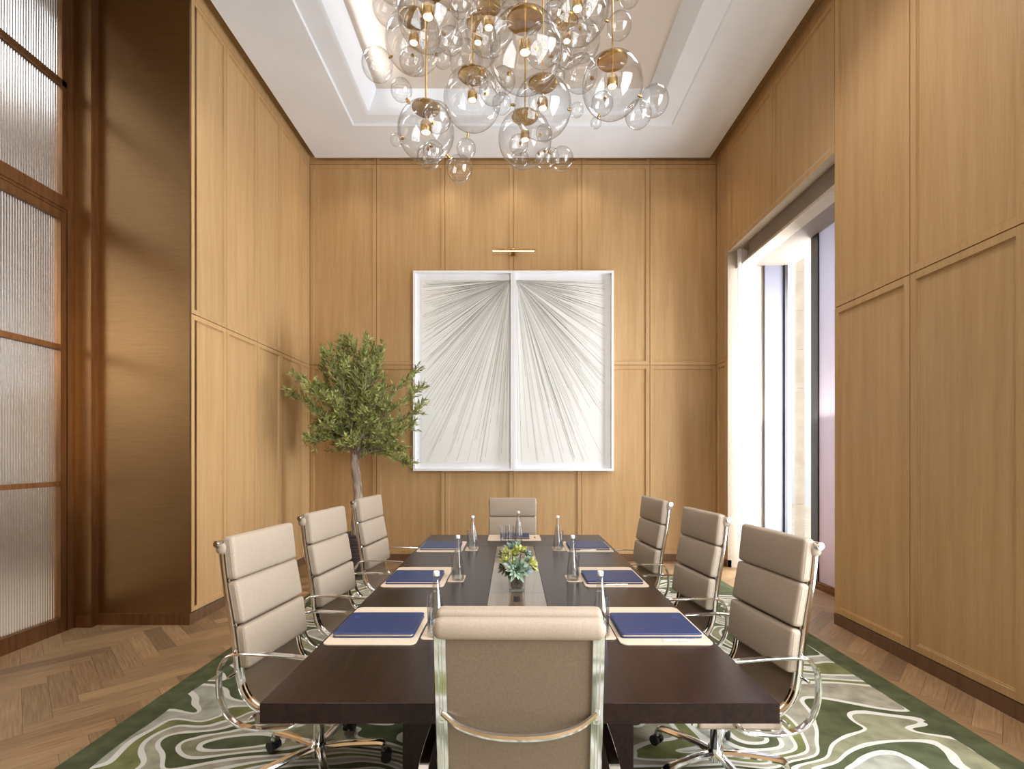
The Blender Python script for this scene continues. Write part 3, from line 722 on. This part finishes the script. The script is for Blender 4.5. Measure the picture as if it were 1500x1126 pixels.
COAST = [(-.345,2.135,-.345,2.14,-.385,2.20,'left1'),(-.355,3.06,-.352,3.05,-.384,3.10,'left2'),(-.342,4.02,-.340,4.0,-.372,4.05,'left3'),
         (.385,2.135,.380,2.13,.418,2.19,'right1'),(.380,3.06,.378,3.05,.408,3.11,'right2'),(.377,4.02,.377,4.0,.398,4.05,'right3')]
def bottle(x, y, z, k):
    o = empty('water_bottle', (x, y, z)); tag(o, 'clear tapered glass water bottle with white cap by the '+where[k], 'bottle', 'glass water bottles on the table')
    S = lambda pr: [(r_*(1.14 if z_ < .2 else 1.05), z_*1.08) for (r_, z_) in pr]
    outer = [(.001,0),(.030,0),(.033,.004),(.0325,.03),(.030,.075),(.024,.125),(.0175,.175),(.0135,.205),(.0125,.232),(.0125,.236)]
    m = MB(); m.lathe(S(outer), seg=20); m.lathe(S([(.001,.005),(.028,.006),(.029,.03),(.0265,.075),(.021,.125),(.0145,.175),(.0105,.205),(.010,.236)]), seg=20); m.build('glass_body', VESSEL, o)
    m = MB(); m.lathe(S([(.0285,.007),(.0287,.03),(.0262,.075),(.0207,.125),(.0143,.172),(.001,.172)]), seg=20); m.build('water', VESSEL, o)
    m = MB(); m.lathe(S([(.001,.232),(.0118,.232),(.0122,.234),(.0122,.248),(.0108,.250),(.001,.250)]), seg=20); m.build('cap', WHITEP, o)
def tumbler(x, y, z, k, label):
    m = MB(); m.lathe([(.001,0),(.024,0),(.026,.004),(.030,.142),(.0285,.142),(.0245,.012),(.001,.010)], seg=24)
    o = m.build('tumbler', VESSEL); o.location = (x, y, z); tag(o, label, 'glass', 'clear tumblers on the table')
for (cx, cy, bx_, by_, gx, gy, k) in COAST:
    cx += .012 if cx < 0 else -.004
    o = empty('coaster', (cx, cy, TT)); tag(o, 'cream leather coaster under the bottle by the '+where[k], 'coaster', 'cream coasters on the table')
    m = MB(); rrect(m, (0,0), .098, .165, .0005, .004, .016); m.build('coaster_top', MATC, o)
    m = MB(); rrect(m, (0,0), .096, .163, 0, .003, .015); m.build('coaster_backing', MATC_D, o)
    bottle(cx+(.012 if k.startswith('left') else -.012), cy-.040, TT+.004, k)
    tumbler(cx-(.012 if k.startswith('left') else -.012), cy+.040, TT+.004, k, 'clear straight tumbler just behind the bottle by the '+where[k])
bottle(.050, 4.33, TT, 'far')
tumbler(-.082, 4.34, TT, 'far', 'clear tumbler at the far head of the table, left one of the pair')
tumbler(-.018, 4.34, TT, 'far', 'clear tumbler at the far head of the table, between the other tumbler and the bottle')

# succulents in a square glass vase
rng = random.Random(21)
v = empty('succulent_arrangement', (.024, 2.80, TT-.0006)); tag(v, 'green and lime succulents in a small square glass vase on the table centre', 'plant')
m = MB()
def frus(w0, w1, z0, z1, r=.012):
    pass
def sq_ring(w, z, r):
    out = []
    for (sx_, sy_, a0) in ((1,1,0),(-1,1,PI/2),(-1,-1,PI),(1,-1,1.5*PI)):
        for k in range(5):
            a = a0+k*PI/8; out.append((sx_*(w/2-r)+r*math.cos(a), sy_*(w/2-r)+r*math.sin(a), z))
    return out
def sq_loft(m, rings, capb=True, capt=False):
    vs = []; fs = []
    for (w_, z, r) in rings: vs += sq_ring(w_, z, r)
    for i in range(len(rings)-1):
        for k in range(20): fs.append((i*20+k, i*20+(k+1) % 20, (i+1)*20+(k+1) % 20, (i+1)*20+k))
    if capb: fs.append(tuple(reversed(range(20))))
    if capt: fs.append(tuple((len(rings)-1)*20+k for k in range(20)))
    m.add(vs, fs)
sq_loft(m, [(.080,0,.012),(.086,.004,.014),(.098,.105,.014)]); sq_loft(m, [(.072,.014,.012),(.092,.105,.013)])
m.build('glass_vase', VESSEL, v)
m = MB(); sq_loft(m, [(.055,.016,.014),(.066,.022,.014),(.082,.098,.014)], True, True); m.build('soil', SOIL, v)
def leaf(m, base, d, up, ln, wd, th=.3, curl=.25):
    d = d.normalized(); s = d.cross(up).normalized(); u = s.cross(d).normalized()
    N = 7; vs = []; fs = []
    for i in range(N+1):
        t = i/N; w_ = wd*(math.sin(PI*min(1, .12+t*.88))**.75)*(.55+.7*t if t < .65 else 1.0-(t-.65)*.35)
        if i == N: w_ = wd*.02
        c = base+d*ln*t+u*ln*curl*t*t
        vs += [c-s*w_+u*w_*.35, c-u*w_*th, c+s*w_+u*w_*.35, c+u*w_*th*.15]
    for i in range(N):
        for k in range(4): fs.append((i*4+k, i*4+(k+1) % 4, (i+1)*4+(k+1) % 4, (i+1)*4+k))
    m.add(vs, fs)
def rosette(c, axis, R, n, mi, wd=.22, flat=0.2, tight=1.0):
    axis = Vector(axis).normalized(); a0 = axis.orthogonal().normalized(); b0 = axis.cross(a0)
    m = MB(); c = Vector(c)
    for i in range(n):
        a = i*2.39996; t = (i+1)/n; el = (1-t)*1.35+flat*tight
        d = (a0*math.cos(a)+b0*math.sin(a))*math.cos(el)+axis*math.sin(el)
        leaf(m, c, d, axis, R*(.35+.65*t**.7)*rng.uniform(.9, 1.08), R*wd*(.6+.4*t), curl=.18)
    m.build('rosette', SUCC[mi], v)
rosette((.0,-.045,.128), (.05,-1,.42), .084, 46, 0, .135, .12)
rosette((.012,-.005,.215), (.2,-.3,1), .048, 20, 1, .26, .5)
rosette((-.05,.0,.205), (-.6,-.3,1), .050, 18, 1, .24, .45)
rosette((.05,.0,.165), (.6,-.6,.6), .048, 18, 0, .22, .35)
rosette((.0,.03,.235), (0,.1,1), .050, 18, 0, .2, .5)
rosette((.085,.01,.125), (1,-.2,.1), .045, 12, 1, .24, .2)
rosette((-.010,.0,.195), (0,-.5,1), .055, 18, 1, .26, .45)
rosette((.022,.02,.21), (.3,-.4,1), .052, 16, 1, .27, .5)
rosette((-.052,-.01,.17), (-.9,-.4,.8), .058, 16, 1, .25, .35)
rosette((.072,-.015,.150), (1,-.4,.5), .062, 15, 1, .27, .25)
rosette((-.032,.03,.225), (-.3,-.2,1), .055, 16, 3, .24, .5)
rosette((.05,.03,.19), (.8,-.1,.8), .05, 18, 3, .22, .4)
rosette((-.068,.0,.125), (-1,-.5,.2), .050, 14, 2, .26, .3)
rosette((-.075,.03,.19), (-1,0,.5), .062, 9, 2, .13, .3)
rosette((-.012,-.035,.165), (-.1,-.8,.7), .034, 12, 1, .3, .5)
rosette((.045,-.04,.125), (.7,-.8,.2), .05, 16, 3, .22, .3)
rosette((-.04,-.035,.112), (-.7,-.8,0), .045, 12, 2, .25, .3)
m = MB()
for (x, y, z) in ((0,-.03,.125),(-.01,0,.19),(.02,.02,.20),(-.045,0,.165),(.06,0,.145),(-.03,.03,.215),(.045,.02,.185),(-.06,0,.12),(-.065,.02,.18)):
    m.tube([(x*.3, y*.3, .09),(x*.8, y*.8, z*.85),(x, y, z)], .004, 6)
m.build('stem', SUCC[2], v)

# ------------------------------------------------------------------ olive tree
rng = random.Random(5)
T0 = Vector((-1.945, 6.2, 0)); tr = empty('potted_olive_tree', T0); tag(tr, 'olive tree with a slim trunk in a dark woven pot in the left corner', 'tree')
m = MB(); m.lathe([(.001,.0),(.145,0),(.15,.01),(.185,.50),(.19,.52),(.178,.525),(.17,.48),(.001,.47)], seg=40); m.build('pot', POT, tr)
m = MB(); m.lathe([(.172,.478),(.10,.49),(.001,.495)], seg=24); m.build('soil', SOIL, tr)
m = MB(); tp = spl([(0,0,.47),(-.005,.01,.70),(.022,0,.95),(.0,.01,1.2),(-.02,0,1.40),(-.01,0,1.55)], 6)
m.tube(tp, [.062-.014*(i/(len(tp)-1))+.004*math.sin(i*1.7) for i in range(len(tp))], 12); m.build('trunk', BARK, tr)
def envelope(z):   # half width of the crown over height
    pts = [(1.40,.10),(1.55,.36),(1.7,.52),(1.9,.64),(2.15,.70),(2.35,.60),(2.5,.50),(2.65,.36),(2.8,.22),(2.92,.05)]
    for a, b in zip(pts, pts[1:]):
        if a[0] <= z <= b[0]: return a[1]+(b[1]-a[1])*(z-a[0])/(b[0]-a[0])
    return .05
br = MB(); lf = MB()
def oleaf(p, d):
    d = (d+Vector((rng.uniform(-1,1), rng.uniform(-1,1), rng.uniform(-.8,.9)))).normalized()
    ln = rng.uniform(.045,.085); w_ = ln*rng.uniform(.11,.16)
    s = d.cross(Vector((rng.uniform(-1,1), rng.uniform(-1,1), rng.uniform(-1,1)))).normalized()*w_
    u = d.cross(s).normalized()*ln*.06
    lf.add([p, p+d*ln*.4+s+u, p+d*ln, p+d*ln*.4-s+u], [(0,1,2,3)])
def twig(p0, d, ln, dens=1.0):
    pts = [p0]; dd = d.normalized()
    for k in range(5):
        dd = (dd+Vector((rng.uniform(-.22,.22), rng.uniform(-.22,.22), rng.uniform(-.10,.25)))).normalized(); pts.append(pts[-1]+dd*ln/5)
    br.tube(pts, [.0032,.003,.0026,.0022,.0016,.001], 4)
    for i in range(5):
        for q in range(int(3*dens)):
            t = rng.random(); p = pts[i].lerp(pts[i+1], t); oleaf(p, dd)
targets = []
for i in range(40):
    z = 1.5+1.36*((i+.5)/40)**.9; a = i*2.399; r = envelope(z)*rng.uniform(.35, 1.1)
    targets.append(Vector((r*math.cos(a)*1.0, r*math.sin(a)*.86, z)))
targets += [Vector((-.72,-.1,2.2)), Vector((-.64,-.1,2.4)), Vector((.76,-.05,2.27)), Vector((.68,.1,2.5)), Vector((.63,-.15,1.40)), Vector((.55,-.1,1.55)), Vector((-.42,-.2,1.65)), Vector((-.40,-.1,1.75)),
            Vector((-.10,0,2.86)), Vector((.10,.1,2.74)), Vector((-.3,0,2.72)), Vector((.30,0,2.75)), Vector((.78,-.1,2.05))]
for tg in targets:
    hh = rng.uniform(0, .12); p0 = Vector((-.012, 0, 1.42+hh)); 
    mid = p0.lerp(tg, .5)+Vector((rng.uniform(-.05,.05), rng.uniform(-.05,.05), .06+.10*rng.random())); 
    if tg.z < 1.6: mid.z = max(mid.z, 1.52)
    pts = spl([p0, p0.lerp(mid, .5)+Vector((0,0,.02)), mid, mid.lerp(tg, .5)+Vector((rng.uniform(-.04,.04),0,rng.uniform(-.02,.05))), tg], 4)
    N = len(pts); br.tube(pts, [.013*(1-i/N)**1.3+.002 for i in range(N)], 5)
    for i in range(int(N*.30), N):
        for q in range(2):
            d = (pts[min(i+1, N-1)]-pts[i-1]).normalized()+Vector((rng.uniform(-1,1), rng.uniform(-1,1), rng.uniform(-.5,1.0)))*.9
            if pts[i].y+d.normalized().y*.2 > .68: d.y = -abs(d.y)
            twig(pts[i], d, rng.uniform(.09,.19), 1.0)
    twig(tg, (tg-mid)+Vector((0,0,.1)), .16, 1.5)
br.build('branches', BARK, tr, fix=False); lf.build('foliage', OLIVE, tr, smooth=False, fix=False)

# ------------------------------------------------------------------ artwork
rng = random.Random(9)
def art(x0, x1, sgn, label):
    z0, z1 = 1.272, 4.05; o = empty('framed_drawing', ((x0+x1)/2, YB-.005, z0)); w_ = (x1-x0)/2; h = z1-z0
    tag(o, label, 'picture')
    m = MB(); fw = .032; d0, d1 = -.085, 0
    m.box(-w_, w_, d0, d1, 0, fw); m.box(-w_, w_, d0, d1, h-fw, h); m.box(-w_, -w_+fw, d0, d1, fw, h-fw); m.box(w_-fw, w_, d0, d1, fw, h-fw)
    m.build('frame', FRAMEW, o, smooth=False)
    m = MB(); m.box(-w_+fw, w_-fw, -.030, -.0, fw, h-fw); m.build('mount', FRAMEW, o, smooth=False)
    m = MB(); iw = .078; inner = .006          # paper reaches the shared edge
    px0 = (-w_+fw+iw) if sgn < 0 else (-w_+fw+inner); px1 = (w_-fw-inner) if sgn < 0 else (w_-fw-iw)
    pz0, pz1 = fw+iw, h-fw-.072
    m.box(px0, px1, -.034, -.030, pz0, pz1); pp = m.build('drawing_paper', ARTP, o, smooth=False)
    dk = MB(); lt = MB()
    fx = px1 if sgn < 0 else px0
    for i in range(250):
        a = rng.uniform(.0, 1.0)**.85*PI/2; a = max(.008, min(PI/2-.012, a))   # from vertical-down to horizontal
        dx, dz = sgn*math.sin(a), -math.cos(a)
        tmax = min((abs((px0 if sgn < 0 else px1)-fx))/max(1e-4, abs(dx)), (pz1-pz0)/max(1e-4, -dz))
        ln = tmax*(.995-.5*rng.random()**1.6); st = tmax*rng.uniform(0,.35)*rng.random()
        hw = rng.uniform(.0008, .0015); tgt = dk if rng.random() < .42 else lt
        sx, sz = -dz*hw, dx*hw; y = -.0346-.0002*rng.random()
        ax, az = fx+dx*st, pz1-.012+dz*st; bx_, bz = fx+dx*ln, pz1-.012+dz*ln
        if bz < pz0+.01: bx_ = ax+(bx_-ax)*(pz0+.01-az)/(bz-az); bz = pz0+.01
        mxx, mzz = (ax+bx_)/2, (az+bz)/2
        tgt.add([(ax-sx*.4,y,az-sz*.4),(mxx-sx,y,mzz-sz),(bx_-sx,y,bz-sz),(bx_+sx,y,bz+sz),(mxx+sx,y,mzz+sz),(ax+sx*.4,y,az+sz*.4)], [(0,1,2,3,4,5)])
    dk.build('drawn_lines', INK, pp, smooth=False, fix=False); lt.build('faint_lines', INK2, pp, smooth=False, fix=False)
art(-1.382, .006, -1, 'white framed drawing of fine lines fanning down to the left, left of the pair')
art(.008, 1.404, 1, 'white framed drawing of fine lines fanning down to the right, right of the pair')
# picture light
pl = empty('picture_light', (.01, YB, 4.29)); tag(pl, 'slim brass picture light above the framed drawings', 'lamp')
m = MB(); m.rbox((0,-.008,.03), (.12,.016,.07), .004, n=2); m.build('mounting_plate', BRASS, pl)
m = MB(); m.rbox((0,-.10,.018), (.06,.19,.016), .003, n=2); m.build('arm', BRASS, pl)
m = MB(); m.rbox((0,-.20,-.005), (.60,.035,.032), .004, n=2); m.build('lamp_bar', BRASS, pl)
m = MB(); m.rbox((0,-.212,-.020), (.57,.020,.010), .003, n=2); m.build('diffuser', LED, pl)

# ------------------------------------------------------------------ chandelier
rng = random.Random(4)
ch = empty('chandelier', (0, 3.1, ZC+.285)); tag(ch, 'large brass chandelier of clustered clear glass bubbles hanging over the table', 'chandelier')
OFF = Vector((0, 3.1, ZC+.285))
def P3(px, py, Y): return Vector(((px-CX)*Y/F, Y, H+(CY-py)*Y/F))
big = [  # centre in the frame, half width, distance from the lens, tilt of the lamp
 (624,193,41,3.05),(692,146,42,3.42),(769,76,54,2.75),(897,126,44,3.15),(627,24,45,2.78),(606,62,41,3.30),
 (769,204,39,3.72),(795,158,42,3.28),(846,12,46,3.02),(716,40,37,3.30),(700,62,33,3.75),(790,-20,40,3.55),(742,-45,44,2.95),(668,-30,38,3.6),(880,-40,40,3.5),(580,-40,38,3.2),(830,60,34,3.75)]
B = []
for (x, y, r, Y) in big: B.append([P3(x, y, Y), r*Y/F])
for it in range(60):          # push apart globes that would run into each other, keeping their bearing
    for i in range(len(B)):
        for j in range(i+1, len(B)):
            d = B[j][0]-B[i][0]; gap = B[i][1]+B[j][1]+.012-d.length
            if gap > 0:
                s = .25*gap*(1 if d.y >= 0 else -1)
                for q, k in ((i, -s), (j, s)):
                    Y = B[q][0].y; f_ = (Y+k)/Y; c = B[q][0]
                    B[q][0] = Vector((c.x*f_, Y+k, H+(c.z-H)*f_)); B[q][1] *= f_
m_rods = []
for i, (c, r) in enumerate(B):
    p = c-OFF
    m = MB(); m.sphere(p, r, 40, 26); g = m.build('glass_globe', GLOBE, ch)
    # brass cap seated in the top of the globe
    cr = r*.50; zc = math.sqrt(r*r-cr*cr)-.002
    m = MB(); m.lathe([(.001,zc-.004),(cr*.93,zc-.010),(cr,zc-.004),(cr,zc+.002),(cr*.9,zc+.006),(cr*.6,zc+.010),(.001,zc+.014)], p, 36); m.build('brass_cap', BRASS, g)
    lz = -.005
    m = MB(); m.cyl(p+Vector((0,0,zc)), p+Vector((0,0,lz+.05)), .0045, 8); m.lathe([(.001,lz+.062),(.030,lz+.062),(.033,lz+.058),(.033,lz+.004),(.031,lz),(.027,lz),(.027,lz+.008),(.001,lz+.008)], p, 28)
    m.build('lamp_holder', BRASS, g)
    m = MB(); m.lathe([(.001,lz+.002),(.0262,lz+.003),(.0265,lz+.007),(.001,lz+.0075)], p, 24); m.build('lamp_lens', LIT, g)
    m = MB(); m.cyl(p+Vector((0,0,zc+.005)), Vector((p.x, p.y, -.012)), .0062, 10); m.build('rod', BRASS, ch)
m = MB(); m.cyl((0,.15,-.03),(0,.15,0), 1.0, 64); m.build('ceiling_plate', BRASS, ch)
small = [ # px, py, half width, parent globe, in front?
 (553,95,22.5,5,0),(571,10,25,15,1),(603,90,18,5,1),(588,132,15.5,0,0),(640,172,21,0,1),(581,205,9,0,0),(635,222,15,0,1),(629,229,18,0,0),
 (683,218,14,1,0),(673,247,19,0,0),(722,132,20,1,1),(682,88,25,1,0),(648,85,14,5,0),(795,68,28,2,1),(852,60,27,8,0),(907,38,18,8,0),
 (850,108,25,3,0),(787,148,13,7,1),(816,110,12,7,0),(845,161,10,7,0),(958,148,21,3,0),(935,168,19,3,0),(882,152,16,3,1),(873,180,8,3,0),
 (760,212,14,6,1),(761,234,14,6,1),(797,195,12,6,1),(808,228,11,6,1),(823,233,17,6,0),(798,234,15,6,0),(697,5,11,9,1),(922,-6,15,8,0),
 (737,118,18,2,0),(660,60,18,4,1),(700,118,16,1,1),(750,20,18,9,0),(812,20,16,8,1),(674,8,16,4,1),(870,15,18,8,1),(735,152,14,7,0),(820,85,17,2,0)]
placed = []
for (px, py, rx, pi, front) in small:
    C0, R0 = B[pi]; best = None; Y0 = C0.y
    for k in range(0, 240):
        dy = k*.004*(-1 if front else 1)
        for sg in ((1,-1) if k else (1,)):
            Y = Y0+dy*sg; c = P3(px, py, Y); r = rx*Y/F; e_ = abs((c-C0).length-(R0+r+.018))
            cost = e_+(.0 if sg > 0 else .05)
            for j, (c2, r2) in enumerate(B+placed):
                if j != pi: cost += max(0, r+r2-(c-c2).length)*3
            if best is None or cost < best[0]: best = (cost, c, r)
    placed.append([best[1], best[2]])
    c, r = best[1], best[2]; p = c-OFF
    m = MB(); m.sphere(p, r, 28, 18); g = m.build('glass_bubble', GLOBE, ch)
    d = (C0-c).normalized()
    if (C0-c).length < R0: d = -d
    a = c+d*(r-.004); b_ = C0-d*(R0-.006)
    if (b_-a).length > .06: b_ = a+d*.035
    m = MB(); m.cyl(a-OFF, b_-OFF, .0075, 10); md = (a+b_)/2-OFF; m.cyl(md-d*.004, md+d*.004, .0105, 12); m.build('connector', BRASS, g)

# ------------------------------------------------------------------ camera
cam = bpy.data.cameras.new('camera'); co = bpy.data.objects.new('camera', cam); COL.objects.link(co)
co.location = (0, 0, H); co.rotation_euler = (PI/2, 0, 0); cam.sensor_width = 36; cam.sensor_fit = 'HORIZONTAL'
cam.lens = F/1500*36; cam.shift_x = -(CX-750)/1500; cam.shift_y = (CY-563)/1500; cam.clip_start = .02
scene.camera = co

# ------------------------------------------------------------------ light
def area(name, loc, rot, sx, sy, power, color=(1,1,1), spread=180):
    d = bpy.data.lights.new(name, 'AREA'); d.shape = 'RECTANGLE'; d.size = sx; d.size_y = sy; d.energy = power; d.color = color; d.spread = math.radians(spread)
    o = bpy.data.objects.new(name, d); COL.objects.link(o); o.location = loc; o.rotation_euler = rot; return o
area('right_fill', (2.75, .2, 2.5), (0, PI/2, 0), 4.0, 3.4, 325, (.88,.95,1))  # added fill beside the camera, out of view; no window opens here
area('daylight_window', (4.3, 5.55, 2.1), (0, PI/2, 0), 3.8, 2.3, 600, (.95,.97,1))
area('rear_fill', (0, -2.8, 3.75), (PI/2, 0, 0), 5.4, 1.5, 42, (.98,.98,1))  # added soft fill behind the camera; the wall there has no glazing
for x in (-2.1, 1.75):
    for y in (.6, 3.6): area('ceiling_fill', (x, y, 5.58), (0, 0, 0), .7, .7, 17, (1,.97,.92), 120)  # added unseen fill panels, kept small for small globe highlights
area('lobby_light', (-5.3, 3.2, 5.6), (0, 0, 0), 1.6, 6, 165, (.95,.97,1), 130)
area('lobby_reflection_fill', (-6.35, 1.8, 3.15), (0, -PI/2, 0), 1.7, 3.6, 48, (1,.9,.72))  # added panel out of view; makes the bright band mirrored in the bronze
area('cove_left', (-1.55, 3.1, ZC+.15), (0, -PI*.62, 0), .12, 5.4, 12, (.97,.98,1))
area('window_soffit_fill', (3.2, 5.6, 1.9), (PI, 0, 0), .35, 1.8, 9, (1,.96,.9))  # added upward light to brighten the soffit; no lamp stands here
for x in (-2.2,-.95,0,.95,2.2):
    d = bpy.data.lights.new('downlight', 'SPOT'); d.energy = 12; d.color = (1,.84,.62); d.spot_size = math.radians(110); d.spot_blend = 1; d.shadow_soft_size = .06
    o = bpy.data.objects.new('downlight', d); COL.objects.link(o); o.location = (x, 6.35 if abs(x) > 1.5 else 6.55, 5.55); o.rotation_euler = (math.radians(9), 0, 0)
wd = bpy.data.worlds.new('sky'); scene.world = wd; wd.use_nodes = True
n = wd.node_tree.nodes; l = wd.node_tree.links; bg = n['Background']
tc = n.new('ShaderNodeTexCoord'); sp = n.new('ShaderNodeSeparateXYZ'); rp = n.new('ShaderNodeValToRGB')
rp.color_ramp.elements[0].position = .0; rp.color_ramp.elements[0].color = (.95,.93,.90,1); rp.color_ramp.elements[1].position = .7; rp.color_ramp.elements[1].color = (.80,.90,1,1)
l.new(tc.outputs['Generated'], sp.inputs[0]); l.new(sp.outputs[2], rp.inputs[0]); l.new(rp.outputs[0], bg.inputs[0]); bg.inputs[1].default_value = 1.6

scene.view_settings.view_transform = 'Standard'; scene.view_settings.look = 'None'; scene.view_settings.exposure = 0.5
cy = scene.cycles
cy.max_bounces = 14; cy.transparent_max_bounces = 48; cy.transmission_bounces = 10; cy.diffuse_bounces = 5; cy.glossy_bounces = 5
cy.caustics_reflective = False; cy.caustics_refractive = False; cy.sample_clamp_indirect = 3
cy.use_denoising = True
